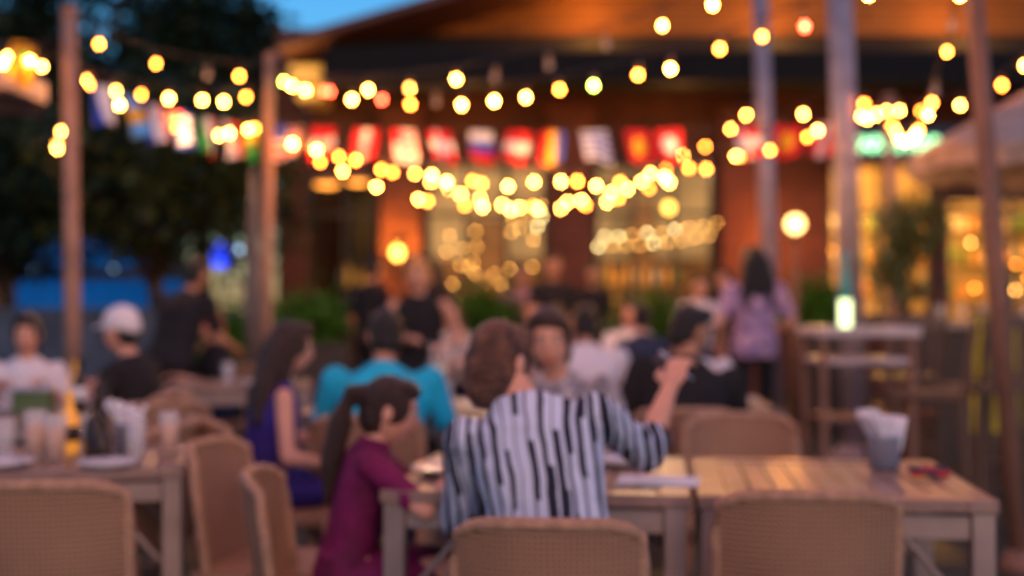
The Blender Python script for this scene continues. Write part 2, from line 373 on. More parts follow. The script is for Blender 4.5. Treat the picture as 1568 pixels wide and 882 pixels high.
def napkins(x,y,z=TZ,s=1.):
    e=empty('napkin_holder',(x,y,z),.3,s); b=MB()
    b.loft([((0,0,.001),.042,.042),((0,0,.095),.050,.050),((0,0,.10),.053,.053),((0,0,.097),.048,.048)],0,20); b.obj('tin_bucket',[m_tin],e)
    n=MB()
    for i in range(9):
        a=-.65+.13*i; hh=.012*math.sin(i*1.7)+.02*(1 if i<4 else -.3); T=Matrix.Translation((-.03+.008*i,0,.10))@Matrix.Rotation(a*.9,4,'Y')@Matrix.Rotation(.3*math.sin(i*2.),4,'Z')
        n.box((0,0,.01+hh),(.007,.085,.08),0,T)
        n.box((0,.01,.045+hh),(.014,.06,.014),0,T)
    n.obj('paper_napkins',[m_paper],e,bevel=.002)
    return e

# ------------------------------------------------------------ ground, sky
g=MB(); g.add([(-120,-60,0),(120,-60,0),(120,200,0),(-120,200,0)],[(0,1,2,3)])
m_ground=brickmat('paving',(.085,.078,.05),(.07,.062,.045),(.025,.022,.02),1.6,rough=.6,plane='xy')
g.obj('ground',[m_ground],smooth=False)

w=bpy.data.worlds.new('World'); scene.world=w; w.use_nodes=True; nt=w.node_tree; bg=nt.nodes['Background']
sky=nt.nodes.new('ShaderNodeTexSky'); sky.sky_type='NISHITA'; sky.sun_disc=False
sky.sun_elevation=R(5); sky.sun_rotation=R(160); sky.ozone_density=6; sky.air_density=1.4; sky.dust_density=.2
nt.links.new(sky.outputs[0],bg.inputs[0]); bg.inputs[1].default_value=.38
sd=bpy.data.lights.new('sun','SUN'); sd.energy=.45; sd.angle=R(14); sd.color=(1,.58,.42)
so=bpy.data.objects.new('sun',sd); scene.collection.objects.link(so); so.rotation_euler=(R(78),0,R(20))

def lamp(name,loc,e,col=(1,.55,.2),r=.08):
    l=bpy.data.lights.new(name,'POINT'); l.energy=e; l.color=col; l.shadow_soft_size=r
    o=bpy.data.objects.new(name,l); scene.collection.objects.link(o); o.location=loc; return o

# ------------------------------------------------------------ restaurant building
bd=empty('brick_restaurant')
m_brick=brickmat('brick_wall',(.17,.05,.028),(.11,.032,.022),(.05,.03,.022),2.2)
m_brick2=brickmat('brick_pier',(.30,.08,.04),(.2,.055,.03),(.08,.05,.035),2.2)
m_board=brickmat('gable_boards',(.6,.24,.05),(.45,.16,.035),(.08,.03,.01),1.0,w=9,h=.16)
m_fr=M('window_frame_dark',(.02,.015,.013),rough=.4); m_awn=M('awning_black',(.006,.005,.005),rough=.95)
m_room=M('room_plaster',(.52,.44,.33),rough=.8,var=.45,scale=1.2); m_floor=M('room_floor',(.15,.08,.04)); m_dkroom=M('room_panelling',(.2,.10,.05),rough=.6,var=.5,scale=2)
W=MB(); y0,y1=16.,16.3; Z=4.75
ops=[(-2.62,-1.7,0,2.9),(-1.12,.45,1.0,3.1),(1.05,2.6,1.0,3.05),(4.05,5.4,1.05,3.1),(5.55,7.3,0.9,2.6)]
xs=-3.0
for (a,b_,za,zb) in ops:
    W.bx(xs,a,y0,y1,0,Z)
    W.bx(a,b_,y0,y1,zb,Z)
    if za>0: W.bx(a,b_,y0,y1,0,za)
    xs=b_
W.bx(xs,14,y0,y1,0,Z)
W.bx(-3.0,-2.7,y1,24,0,Z)
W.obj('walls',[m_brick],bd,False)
Pz=MB()
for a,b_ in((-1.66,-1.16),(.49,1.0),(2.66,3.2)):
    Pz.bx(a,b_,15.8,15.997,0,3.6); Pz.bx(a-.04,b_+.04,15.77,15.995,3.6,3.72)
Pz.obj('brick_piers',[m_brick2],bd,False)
F=MB()
for k,(a,b_,za,zb) in enumerate(ops):
    for X in (a+.03,b_-.03): F.bx(X-.03,X+.03,16.06,16.14,za,zb)
    nn=3 if k in(1,2) else 2
    for i in range(1,nn): X=a+(b_-a)*i/nn; F.bx(X-.025,X+.025,16.08,16.13,za+.05,zb-.05)
    F.bx(a+.06,b_-.06,16.06,16.14,zb-.06,zb); F.bx(a+.06,b_-.06,16.075,16.135,2.35,2.4)
    if za>0: F.bx(a+.06,b_-.06,16.06,16.14,za,za+.05); F.bx(a-.06,b_+.06,15.7,15.79,za-.08,za-.002)
F.obj('window_frames',[m_fr],bd,False)
Rm=MB(); Rm.bx(-2.65,14,20.5,20.6,0,3.5,0); Rm.bx(-2.65,14,16.32,20.5,3.4,3.5,0); Rm.bx(-2.65,14,16.32,20.5,.005,.03,1)
for X in(-1.4,.75,3.4): Rm.bx(X-.05,X+.05,16.32,20.48,.03,3.4,0)
Rm.bx(-1.3,3.3,20.38,20.49,.04,1.95,2); Rm.bx(-.7,-.1,20.2,20.37,.04,2.6,2); Rm.bx(1.9,2.3,20.2,20.37,.04,2.9,2)
Rm.obj('interior_room',[m_room,m_floor,m_dkroom],bd,False)
Rf=MB(); ax,az=4.6,6.3; ex=-2.72; ez=4.17
def slope(xa,za,xb,zb,ya,yb,t,mi):
    Rf.add([(xa,ya,za),(xb,ya,zb),(xb,ya,zb+t),(xa,ya,za+t),(xa,yb,za),(xb,yb,zb),(xb,yb,zb+t),(xa,yb,za+t)],[(0,1,2,3),(5,4,7,6),(3,2,6,7),(0,4,5,1),(0,3,7,4),(1,5,6,2)],mi)
slope(ex,ez,ax,az,14.4,26,.10,0); slope(ax,az,12.5,ez,14.4,26,.10,0)
Rf.obj('roof',[M('roof_boarding',(.13,.045,.03),rough=.6)],bd,False)
G=MB(); G.add([(-2.9,15.9,4.12),(12,15.9,4.12),(12,15.9,4.3),(ax,15.9,az-.02),(-2.9,15.9,4.14)],[(0,1,2,3,4)])
G.obj('gable_boarding',[m_board],bd,False)
Aw=MB(); Aw.add([(-2.2,15.85,4.62),(13,15.85,4.62),(13,14.45,4.15),(-2.2,14.45,4.15),(-2.2,14.45,3.80),(13,14.45,3.80),(13,15.85,3.9),(-2.2,15.85,3.9)],[(0,3,2,1),(3,4,5,2),(0,7,4,3),(7,6,5,4)])
Aw.obj('awning',[m_awn],bd,False)
Sf=MB(); Sf.bx(-2.68,-2.25,15.0,15.88,3.9,4.1); Sf.bx(-2.62,-2.3,15.2,15.88,3.7,3.898); Sf.obj('eave_bracket',[M('cream_render',(.8,.55,.2),rough=.8)],bd,False,bevel=.02)
lamp('eave_floodlight',(-2.6,14.5,3.7),24,(1,.6,.2),.04)
for X in(-1.2,1.,3.2,5.5): lamp('gable_uplight',(X,15.3,4.72),28,(1,.40,.08),.04)
m_tiny=E('fairy_light_glow',(1,.45,.09),34); m_tinyw=E('fairy_light_white',(1,.75,.3),50)
def interior_lights(name,pts,mats,r=.018):
    b=MB()
    for i,p in enumerate(pts):
        mi=random.choice([0,0,0,1]) if len(mats)>1 else 0
        b.ell(p,r,mi,nu=6,nv=4)
        b.path([Vector(p)+Vector((0,0,r)),Vector(p)+Vector((0,0,.12))],.003,len(mats),4)
    return b.obj(name,mats+[m_wire],bd)
random.seed(3)
def scatter(n,x0,x1,y,z0,z1,dmin):
    out=[];k=0
    while len(out)<n and k<4000:
        k+=1; p=(random.uniform(x0,x1),y+random.uniform(0,.15),random.uniform(z0,z1))
        if all((p[0]-q[0])**2+(p[2]-q[2])**2>dmin*dmin for q in out): out.append(p)
    return out
pts=scatter(9,-.02,.46,15.7,2.0,2.5,.12)+scatter(8,-1.0,-.45,16.6,1.7,2.2,.15)+scatter(10,-.85,.3,16.8,1.48,1.72,.12)
interior_lights('fairy_lights',pts,[m_tiny,m_tinyw],.011)
pts=[(1.08+1.5*i/17,15.7+random.random()*.1,1.93+.16*(i/17)**2+.13*(i%2)+.04*random.random()) for i in range(18)]
interior_lights('fairy_lights',pts,[m_tiny,m_tinyw],.011)
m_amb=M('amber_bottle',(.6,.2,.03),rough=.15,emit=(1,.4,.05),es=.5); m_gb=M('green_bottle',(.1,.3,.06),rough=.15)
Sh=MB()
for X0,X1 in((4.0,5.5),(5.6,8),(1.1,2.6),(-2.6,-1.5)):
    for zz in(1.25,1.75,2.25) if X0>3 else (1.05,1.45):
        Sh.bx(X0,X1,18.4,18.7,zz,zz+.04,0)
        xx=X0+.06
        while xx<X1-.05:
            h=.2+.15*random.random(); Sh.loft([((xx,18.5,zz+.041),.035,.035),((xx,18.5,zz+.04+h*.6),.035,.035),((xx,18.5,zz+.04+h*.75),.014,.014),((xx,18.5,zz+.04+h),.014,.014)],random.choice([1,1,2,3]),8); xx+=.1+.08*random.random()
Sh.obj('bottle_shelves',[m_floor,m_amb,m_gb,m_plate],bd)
for p,e_ in(((-.4,18,3.3),150),((1.9,18,3.3),160),((4.7,17.6,3.3),520),((6.4,17.6,3.3),200),((-2.1,18.6,3.3),6)): lamp('ceiling_lamp',p,e_,(1,.68,.34) if p[0]<3 else (1,.45,.08),.06)
pts=scatter(14,4.1,5.3,17,1.3,2.9,.2)+scatter(16,5.8,7.6,17,1.3,2.5,.2)
interior_lights('bar_lights',pts,[E('bar_orange',(1,.30,.03),30),m_tiny],.018)
def pendant(x,y,z,r=.12):
    b=MB(); b.loft([((0,0,.0),r,r*.8),((0,0,.05),r*.85,r*.7),((0,0,.10),.03,.03)],0,18); b.loft([((0,0,-.035),r*.6,r*.5),((0,0,-.003),r*.93,r*.75)],1,18); b.path([(0,0,.1),(0,0,.5)],.008)
    b.obj('pendant_lamp',[m_dkpole,E('pendant_orange',(1,.32,.04),4.5)],loc=(x,y,z))
pendant(-2.28,15.4,2.7,.17); pendant(-1.9,15.4,2.73,.15)
def sconce(x,y,z,s=20,r=.07):
    b=MB(); b.ell((0,0,0),(r,r,r*1.1),0); b.path([(0,0,-.18),(0,0,-.08)],.015,1); b.path([(0,0,-.16),(0,.17,-.2)],.015,1); b.loft([((0,0,.085),.05,.05),((0,0,.12),.01,.01)],1)
    b.obj('wall_lamp',[E('sconce_glow',(1,.5,.07),s),m_dkpole],loc=(x,y,z))
sconce(-1.43,15.62,1.86,12); lamp('sconce_light',(-1.43,15.5,1.9),50,(1,.40,.05),.03)
sconce(1.92,15.3,2.4,8,.06)
b=MB(); b.path([(0,0,0),(0,0,1.8)],[.035,.022],1); b.loft([((0,0,0),.12,.12),((0,0,.08),.05,.05)],1); b.ell((0,0,1.93),.075,0,nu=18,nv=12); b.loft([((0,0,1.80),.05,.05),((0,0,1.85),.04,.04)],1); b.loft([((0,0,2.0),.04,.04),((0,0,2.05),.01,.01)],1)
b.obj('globe_lamp_post',[E('globe_glow',(1,.55,.16),9),m_dkpole],loc=(2.49,11,0))
lamp('brick_wash_light',(3.4,15.3,2.0),60,(1,.34,.06),.04)
lamp('doorway_wash_light',(2.0,15.0,3.6),9,(1,.4,.1),.04); lamp('doorway_wash_light',(-.5,15.0,3.6),9,(1,.4,.1),.04)
sg=empty('neon_sign'); b=MB(); b.bx(3.95,6.4,14.9,15,2.95,3.35); b.obj('sign_board',[M('sign_board_navy',(.01,.03,.06))],sg,False,bevel=.01)
def txt(body,x,z,size,mat,y=14.87):
    c=bpy.data.curves.new('lettering','FONT'); c.body=body; c.size=size; c.extrude=.012; c.offset=.008
    o=bpy.data.objects.new('lettering',c); scene.collection.objects.link(o); o.location=(x,y,z); o.rotation_euler=(R(90),0,0); c.materials.append(mat); o.parent=sg
txt('TAPAS BAR',4.0,3.05,.22,E('neon_mint',(.4,1,.45),3.6)); txt('GRILL',5.55,3.04,.26,E('neon_blue',(.12,.45,1),4.))
b=MB(); b.ell((3.85,14.9,3.1),.06,0); b.path([(3.85,14.9,3.1),(3.85,15.9,3.1)],.015,1); b.obj('green_lamp',[E('green_lamp_glow',(.1,1,.3),6),m_fr])

# ------------------------------------------------------------ left side setting
lb=empty('timber_shop'); b=MB(); b.bx(-16,-7.0,19,27,0,5.2)
b.obj('walls',[brickmat('brown_siding',(.42,.16,.08),(.36,.13,.07),(.04,.02,.015),1.0,w=12,h=.2)],lb,False)
b=MB(); b.bx(-16,-6.9,18.2,18.98,3.38,3.5); b.bx(-16.2,-6.8,18.6,27.2,5.2,5.35); b.obj('canopy',[M('pale_canopy',(.45,.5,.58))],lb,False)
b=MB(); b.bx(-12,-7.9,18.9,18.97,.6,2.4); b.obj('lit_window',[E('shop_yellow',(1,.50,.04),.9)],lb,False)
b=MB(); 
for X in(-11,-10,-9,-8.4): b.bx(X,X+.06,18.85,18.895,.6,2.4)
b.bx(-12,-7.9,18.85,18.895,2.4,2.5); b.obj('mullions',[m_fr],lb,False)
b=MB(); b.bx(-9,-3.35,12.5,12.75,0,1.12); b.bx(-9.02,-3.33,12.45,12.8,1.122,1.18); b.obj('low_wall',[M('grey_blue_render',(.07,.09,.13),var=.3,scale=3,bump=.3)],smooth=False)
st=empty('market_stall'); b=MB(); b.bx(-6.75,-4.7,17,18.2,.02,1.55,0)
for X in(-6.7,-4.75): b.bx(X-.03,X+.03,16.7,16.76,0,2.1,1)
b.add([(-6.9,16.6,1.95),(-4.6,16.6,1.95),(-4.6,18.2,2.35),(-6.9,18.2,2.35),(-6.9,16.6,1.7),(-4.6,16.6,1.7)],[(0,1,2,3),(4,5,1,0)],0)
b.obj('blue_canvas_and_frame',[M('blue_canvas_lit_glow',(.01,.18,.5),rough=.6,emit=(.0,.16,.6),es=.25),m_steel],st,False)  # weak emission in the canvas material stands in for light on it
pts=[(-6.6+.5*i+.2*random.random(),17.1,1.62+.1*random.random()) for i in range(5)]
b=MB(); [b.ell(p,.025) for p in pts]; b.obj('stall_lights',[E('cool_white',(.5,.75,1),2.)],st)
b=MB(); b.bx(-3.83,-3.60,16,16.1,1.70,2.0,0); b.path([(-3.69,16.05,0),(-3.69,16.05,1.695)],.03,1); b.obj('blue_light_box',[E('blue_glow',(.02,.06,1),3),m_steel],bevel=.01,smooth=False)
b=MB(); b.ell((-3.5,16,1.93),.05,0); b.path([(-3.5,16,0),(-3.5,16,1.87)],.02,1); b.obj('white_lamp_post',[E('cool_glow',(.45,.7,1),4),m_steel])

def tree(name,x,y,base_r,h_tr,crown,ncl,nleaf,lsize,mats,seed,spread=.45):
    random.seed(seed); e=empty(name,(x,y,0)); t=MB(); cx,cy,cz,rx,ry,rz_=crown
    t.path([(0,0,0),(.05,0,h_tr*.5),(cx*.3,0,h_tr),(cx*.6,cy,cz)],[base_r,base_r*.8,base_r*.65,base_r*.2])
    L=MB(); cl=[]
    for i in range(ncl):
        while True:
            p=Vector((random.uniform(-1,1),random.uniform(-1,1),random.uniform(-1,1)))
            if .35<p.length<1: break
        p=Vector((cx+p.x*rx,cy+p.y*ry,cz+p.z*rz_)); cl.append(p)
        if i%3==0:
            t.path([(cx*.3,0,h_tr*random.uniform(.7,1)),Vector((cx*.3,0,h_tr)).lerp(p,.5)+Vector((0,0,-.1)),p],[base_r*.4,base_r*.22,base_r*.06],0,6)
    for p in cl:
        mi=0 if random.random()<.7 else 1; sz=spread*random.uniform(.6,1.3)
        for k in range(nleaf):
            q=p+Vector([random.gauss(0,sz*.45) for _ in range(3)])
            a=Vector([random.gauss(0,1) for _ in range(3)]).normalized(); c=a.cross(Vector((random.random(),.3,random.random()))).normalized()
            s=lsize*random.uniform(.6,1.3)
            L.add([q-a*s,q+c*s*.5,q+a*s,q-c*s*.5],[(0,1,2,3)],mi if random.random()<.85 else 1-mi)
    t.obj('trunk_and_limbs',[m_bark],e); L.obj('foliage',mats,e,False); return e
tree('broadleaf_tree',-3.9,13.6,.11,1.9,(0,0,2.65,1.55,1.1,.85),85,80,.08,[m_leaf,m_leaf2],1)
tree('broadleaf_tree',-5.9,14.6,.12,1.8,(0,0,2.5,1.4,1.2,.9),70,80,.09,[m_leaf,m_leaf],2)
tree('broadleaf_tree',-6.9,18.5,.2,3.0,(.6,0,5.0,2.0,1.4,1.3),62,60,.13,[m_leaf,m_leaf],3,.6)
tree('broadleaf_tree',-5.0,20,.2,3.0,(.2,0,5.1,1.0,1.2,1.4),58,70,.13,[m_leaf,m_leaf],4,.5)
tree('broadleaf_tree',-2.75,13.2,.05,1.3,(0,0,2.2,.5,.5,.7),26,70,.05,[m_leaf2,m_leaf],5,.3)
tree('potted_olive_tree',2.86,9.1,.03,1.2,(0,0,1.65,.2,.2,.4),26,55,.035,[m_leaf3,m_leaf2],6,.14)
def planter(x,y,wd=.9,h=.55,seed=1):
    random.seed(seed); e=empty('planter_hedge',(x,y,0)); b=MB(); b.bx(-wd/2,wd/2,-.2,.2,0,h)
    b.obj('planter_box',[M('planter_dark',(.05,.04,.035))],e,False,bevel=.01)
    L=MB()
    for i in range(1500):
        q=Vector((random.gauss(0,wd*.28),random.gauss(0,.15),h+.2+random.gauss(0,.13))); 
        if q.z<h: q.z=h+.05
        a=Vector([random.gauss(0,1) for _ in range(3)]).normalized(); c=a.cross(Vector((random.random(),.3,random.random()))).normalized(); s=.04
        L.add([q-a*s,q+c*s*.6,q+a*s,q-c*s*.6],[(0,1,2,3)])
    L.obj('hedge_foliage',[m_hedge],e,False)
planter(-1.95,12.2,.8,.85,1); planter(-.3,12.6,.7,.9,2); planter(1.35,12.4,.6,.85,3); planter(3.0,12.2,.55,.95,4); planter(-2.6,11.8,.6,.7,5)
b=MB(); b.loft([((0,0,0),.15,.15),((0,0,.45),.2,.2),((0,0,.46),.22,.22),((0,0,.42),.17,.17)],0,20); b.obj('terracotta_pot',[M('terracotta',(.3,.12,.06))],loc=(2.86,9.1,0))

# ------------------------------------------------------------ poles
def pole(name,p0,p1,r,mat,base=True):
    b=MB(); p0=Vector(p0);p1=Vector(p1)
    b.path([p0,p0.lerp(p1,.5),p1],[r*1.04,r,r*.96],0,14); b.path([p1-Vector((0,0,.0)),p1+Vector((0,0,.04))],[r*1.15,r*.8],0,14)
    if base: b.loft([((p0.x,p0.y,0),r*2.2,r*2.2),((p0.x,p0.y,.03),r*2.1,r*2.1),((p0.x,p0.y,.10),r*1.2,r*1.2)],0,16)
    return b.obj(name,[mat])
pole('timber_post',(-2.79,8,0),(-2.84,8,3.1),.05,m_pole); pole('timber_post',(-1.97,10,0),(-1.94,10,3.2),.042,m_pole)
pole('steel_column',(2.75,10,0),(2.6,10,4.4),.1,m_steel); pole('steel_column',(2.72,13,0),(2.58,13,4.6),.085,m_steel)
pole('timber_post',(2.35,5.8,0),(2.12,5.8,3.0),.045,m_dkpole); pole('timber_post',(3.66,12,0),(3.62,12,3.2),.055,m_pole)
b=MB(); b.path([(0,0,0),(.0,0,2.2)],.022,0); b.loft([((0,0,.75),.04,.04),((0,0,1.2),.07,.06),((0,0,1.9),.04,.04),((0,0,2.15),.02,.02)],0,9); b.loft([((0,0,0),.22,.22),((0,0,.06),.2,.2)],0); b.obj('folded_parasol',[M('grey_canvas',(.16,.13,.12))],loc=(-1.86,9.0,0))

# ------------------------------------------------------------ string lights
def strand(p0,p1,sag,n,seed,jit=.3,off=(),red=(),green=(),t0=.02,t1=.98,r=.0145,drop=.075,dimp=.28):
    random.seed(seed); p0=Vector(p0);p1=Vector(p1); b=MB()
    f=lambda t:p0.lerp(p1,t)-Vector((0,0,4*sag*t*(1-t)))
    b.path([f(i/30) for i in range(31)],.006,0,4)
    for i in range(n):
        t=t0+(t1-t0)*(i+.5+random.uniform(-jit,jit))/n; p=f(t); sw=Vector((random.uniform(-.015,.015),0,0)); dr=drop*random.uniform(.7,1.8)
        b.path([p,p-Vector((0,0,dr*.4))],.005,0,4); q=p-Vector((0,0,dr*.4))+sw*.5; b.path([q,q-Vector((0,0,.045))],[.014,.017],1,8)
        mi=3 if i in off else 4 if i in red else 5 if i in green else (6 if random.random()<dimp else 2)
        rr=.024 if mi==3 else r*random.uniform(.85,1.1)
        c=q-Vector((0,0,.045+rr*1.15))+sw*.5
        b.ell(c,(rr,rr,rr*1.25),mi,nu=8,nv=5)
    return b.obj('string_lights',[m_wire,m_sock,m_bulb,m_off,m_red,m_green,m_bulb_dim])
P1=(-2.83,8,3.08);P2=(-1.95,10,3.17)
strand(P1,P2,.1,4,1,.15,off=(2,)); strand((-3.9,6.6,2.75),(-2.83,8,2.92),.1,5,2,.2)
strand((-1.95,10,3.1),(2.1,6.5,3.45),.38,12,3,.12,off=(5,6,7),red=(1,),drop=.09)
strand((-1.95,10,3.15),(2.13,5.8,2.98),.42,19,4,.15,off=(6,),red=(2,4,16),green=(0,11),drop=.09)
strand((-1.96,10,2.72),(2.66,10,2.82),.47,25,5,.36,drop=.12)
strand((-2.83,8,2.82),(-1.96,10,2.75),.2,12,6,.4)
strand((-1.96,10,2.72),(2.63,13,3.5),.86,20,7,.4,drop=.12)
strand((-1.3,15,2.95),(2.66,10,3.05),.66,19,8,.4,drop=.12)
strand((2.66,10,2.85),(3.63,12,3.2),.06,5,9,.2); strand((3.63,12,3.1),(2.13,5.8,2.95),.5,15,10,.3,off=(11,13)); strand((2.66,10,3.0),(3.9,9.0,3.2),.3,6,42,.3)
strand((-3.6,9.2,3.15),(-1.96,10,3.0),.15,9,11,.4); strand((-2.83,8,2.95),(-4.9,13.4,3.1),.3,9,14,.3,off=(4,))
for i,(a,b_) in enumerate((((-3.1,-1,3.3),(2.8,-.5,3.3)),((-3.2,.6,3.3),(2.9,.6,3.3)),((-3.2,2,3.35),(3,1.6,3.3)),((-3.2,4.4,3.2),(2.6,3.8,3.3)))): strand(a,b_,.25,13,21+i,r=.030,dimp=.1)  # unseen overhead strands, added with oversized bulbs as warm foreground fill
strand((-3,6.2,3.35),(2.13,5.8,3.35),.08,10,25,r=.028,dimp=.1)  # another unseen overhead strand with oversized bulbs for fill
for p in((-3.1,-1),(2.8,-.5),(-3.2,.6),(2.9,.6),(-3.2,2),(3,1.6),(-3.2,4.4),(2.62,3.8),(-3.9,6.6)): pole('timber_post',(p[0],p[1],0),(p[0],p[1],3.4),.05,m_pole)
pole('timber_post',(-4.3,9.2,0),(-4.3,9.2,3.4),.05,m_pole); strand((-4.3,9.2,3.2),(-3.6,9.2,3.15),.02,3,31)
for p in((-.9,9.7,2.33),(.35,9.8,2.2),(1.5,9.7,2.35),(-2.4,8.9,2.55)): lamp('crowd_fill_light',p,20,(1,.5,.16),.014)  # added point lights near the low strands, brightening the crowd below

# ------------------------------------------------------------ flag bunting
cols={'r':(.82,.012,.02),'w':(.9,.84,.84),'b':(.03,.08,.55),'y':(.95,.5,.015),'g':(.03,.4,.08),'k':(.02,.02,.02),'c':(.12,.45,.95)}
keys=list(cols); fm=[M('flag_'+k,cols[k],rough=.8,var=.05) for k in keys]
def flagcol(d,u,v):
    if d[0]=='V': return d[1+min(2,int(u*3))]
    if d[0]=='H': return d[1+min(2,int(v*3))]
    if d[0]=='X': return d[2] if (abs(u-.38)<.1 or abs(v-.5)<.12) else d[1]
    if d[0]=='D': return d[2] if ((u-.5)**2+(v-.5)**2)<.07 else d[1]
    if d[0]=='S': return d[1] if int(v*9)%2==0 else d[2]
    if d[0]=='C': return d[1] if (u<.45 and v<.5) else (d[2] if int(v*9)%2 else d[3])
def bunting(p0,p1,sag,specs,fw,fh,skip=()):
    p0=Vector(p0);p1=Vector(p1); b=MB(); f=lambda t:p0.lerp(p1,t)-Vector((0,0,4*sag*t*(1-t)))
    b.path([f(i/20) for i in range(21)],.004,len(keys),5); n=len(specs); N=9
    for i,d in enumerate(specs):
        if d is None: continue
        c=f((i+.5+random.uniform(-.1,.1))/n); dr=(p1-p0); dr.z=0; dr.normalize(); nr=Vector((dr.y,-dr.x,0)); ph=random.random()*6; tw=random.uniform(-.4,.4); fw2=fw*random.uniform(.85,1.05)
        def pt(u,v): return c+dr*(u-.5)*fw2-Vector((0,0,v*fh*(1+.08*math.sin(u*4+ph))))+nr*(.03*math.sin(u*6+ph+v*2)*(.3+v)+tw*v*.15)+dr*tw*.18*v
        for a in range(N):
            for e_ in range(N):
                k=flagcol(d,(a+.5)/N,(e_+.5)/N)
                b.add([pt(a/N,e_/N),pt((a+1)/N,e_/N),pt((a+1)/N,(e_+1)/N),pt(a/N,(e_+1)/N)],[(0,1,2,3)],keys.index(k))
    return b.obj('flag_bunting',fm+[m_wire])
bunting((-1.96,10,2.66),(2.66,10,2.68),.06,['Cbrw','Hrwr','Vrwr','Crrw','Xrw','Hwbr','Hrwr','Vryb','Swb','Dry','Drw',None,'Xrw','Dry','Vrwr'],.205,.25)
bunting((-2.75,8,2.68),(-1.99,10,2.66),.06,['Vbww','Xcy','Vbwr','Crwb','Vgwr','Vwwr','Dgy'],.21,.27)
bunting((-4.0,6.4,2.75),(-2.87,8,2.9),.05,['Dwr','Hrww','Vwrw','Dyg'],.2,.25)

# ------------------------------------------------------------ parasols
def parasol(x,y,zt,zb,r,mat):
    e=empty('patio_parasol',(x,y,0)); b=MB(); n=8; top=(0,0,zt); 
    for k in range(n):
        a0,a1=2*math.pi*k/n,2*math.pi*(k+1)/n
        A_=Vector((r*math.cos(a0),r*math.sin(a0),zb)); B_=Vector((r*math.cos(a1),r*math.sin(a1),zb)); mid=(A_+B_)/2+Vector((0,0,.05)); T_=Vector(top)
        b.add([T_,A_,mid],[(0,1,2)]); b.add([T_,mid,B_],[(0,1,2)]); b.add([A_,mid,mid-Vector((0,0,.14)),A_-Vector((0,0,.14))],[(0,1,2,3)]); b.add([mid,B_,B_-Vector((0,0,.14)),mid-Vector((0,0,.14))],[(0,1,2,3)])
    b.obj('canopy',[mat],e,False); p=MB(); p.path([(0,0,0),(0,0,zt+.05)],.025); p.loft([((0,0,0),.25,.25),((0,0,.06),.22,.22)])
    for k in range(n):
        a=2*math.pi*k/n; p.path([(0,0,zb-.1),(r*.55*math.cos(a),r*.55*math.sin(a),zb+(zt-zb)*.42)],.008)
    p.obj('pole_and_ribs',[m_dkpole],e)
m_can=M('taupe_canvas',(.42,.31,.25),rough=.8,var=.35,scale=5)
parasol(4.15,9.2,3.0,2.3,1.25,m_can); parasol(-4.1,8.6,3.0,2.75,.9,M('white_canvas',(.55,.42,.36),rough=.8))

# ------------------------------------------------------------ tables, chairs
th=-6.9
table(.10,3.62,.80,.8,th); table(.885,3.53,.735,.8,th)
table(-1.52,3.95,.95,.7,14)
table(-.52,5.85,.85,.75,-3); table(.82,6.2,.85,.75,-5); table(-2.35,5.7,.9,.75,5); table(.35,7.9,.85,.75,0); table(-1.65,7.6,.85,.75,10); table(-.5,9.8,.85,.75,0); table(1.0,10.2,.85,.75,0); table(.2,11.3,.8,.8,0)
chair(.095,2.90,-5,.96); chair(.71,3.14,-4,.99); chair(-1.17,3.25,4); chair(-.72,3.86,-100); chair(.86,4.62,176)
chair(-1.42,4.55,78); chair(-1.45,6.2,-60); chair(-1.62,5.6,30); chair(-.5,3.52,-88,.95); chair(.72,5.32,-3); chair(-.56,5.0,0); chair(-.98,4.85,-60)
chair(.2,4.45,178); chair(.42,7.1,0); chair(1.05,6.9,170); chair(-1.85,6.1,80); chair(-2.46,6.4,190); chair(-1.94,8.5,130); chair(.35,8.7,180); chair(-.5,10.5,180); chair(1.0,9.5,0)
napkins(1.10,3.70,TZ,1.); b=MB(); 
for i in range(6): b.box((0,0,0),(.05,.035,.012),i%2,Matrix.Translation((1.14+.028*(i%3),3.50+.03*(i//3),TZ+.012+.01*(i//3)))@Matrix.Rotation(i*1.3,4,'Z')@Matrix.Rotation(.25*math.sin(i*2.),4,'X'))
b.obj('sauce_sachets',[M('sachet_red',(.45,.03,.03)),M('sachet_dark',(.03,.03,.08))],bevel=.003)
b=MB(); b.bx(-.11,.11,-.075,.075,0,.006,0); b.box((.02,0,.009),(.16,.1,.004),0); b.obj('paper_menu',[m_paper],loc=(.40,3.42,TZ),rz=-.2,smooth=False)
plate(-.17,3.60); glass(-.06,3.85,liq=m_beer); glass(.25,3.75); plate(.32,3.8,TZ,.11)
plate(-1.55,3.72,TZ,.13); plate(-1.2,3.72,TZ,.09); glass(-1.5,3.95,liq=m_beer,r=.038,h=.15); glass(-1.42,3.90,liq=m_beer,r=.036,h=.14); bottle(-1.31,3.95,h=.19,r=.036,mat=m_dkg); glass(-1.17,3.9,r=.032,h=.13); napkins(-1.25,4.08); bottle(-1.26,3.85,h=.13,r=.03,mat=m_dkg,name='pepper_mill'); glass(-1.36,4.05); bottle(-1.44,4.08,h=.2,r=.03,mat=m_amb); glass(-1.62,4.0,r=.035,h=.12); glass(-1.1,4.02,r=.033,h=.14,liq=m_beer)
for x_,y_ in((-.3,5.7),(-.45,5.95),(.95,6.05),(-2.4,5.6),(-2.15,5.8),(.3,7.8),(-1.7,7.5),(-.5,9.7),(-.75,5.75),(-2.6,5.75),(.1,7.9)): glass(x_,y_,liq=m_beer if random.random()<.6 else None); plate(x_+.15,y_+.05,TZ,.1)
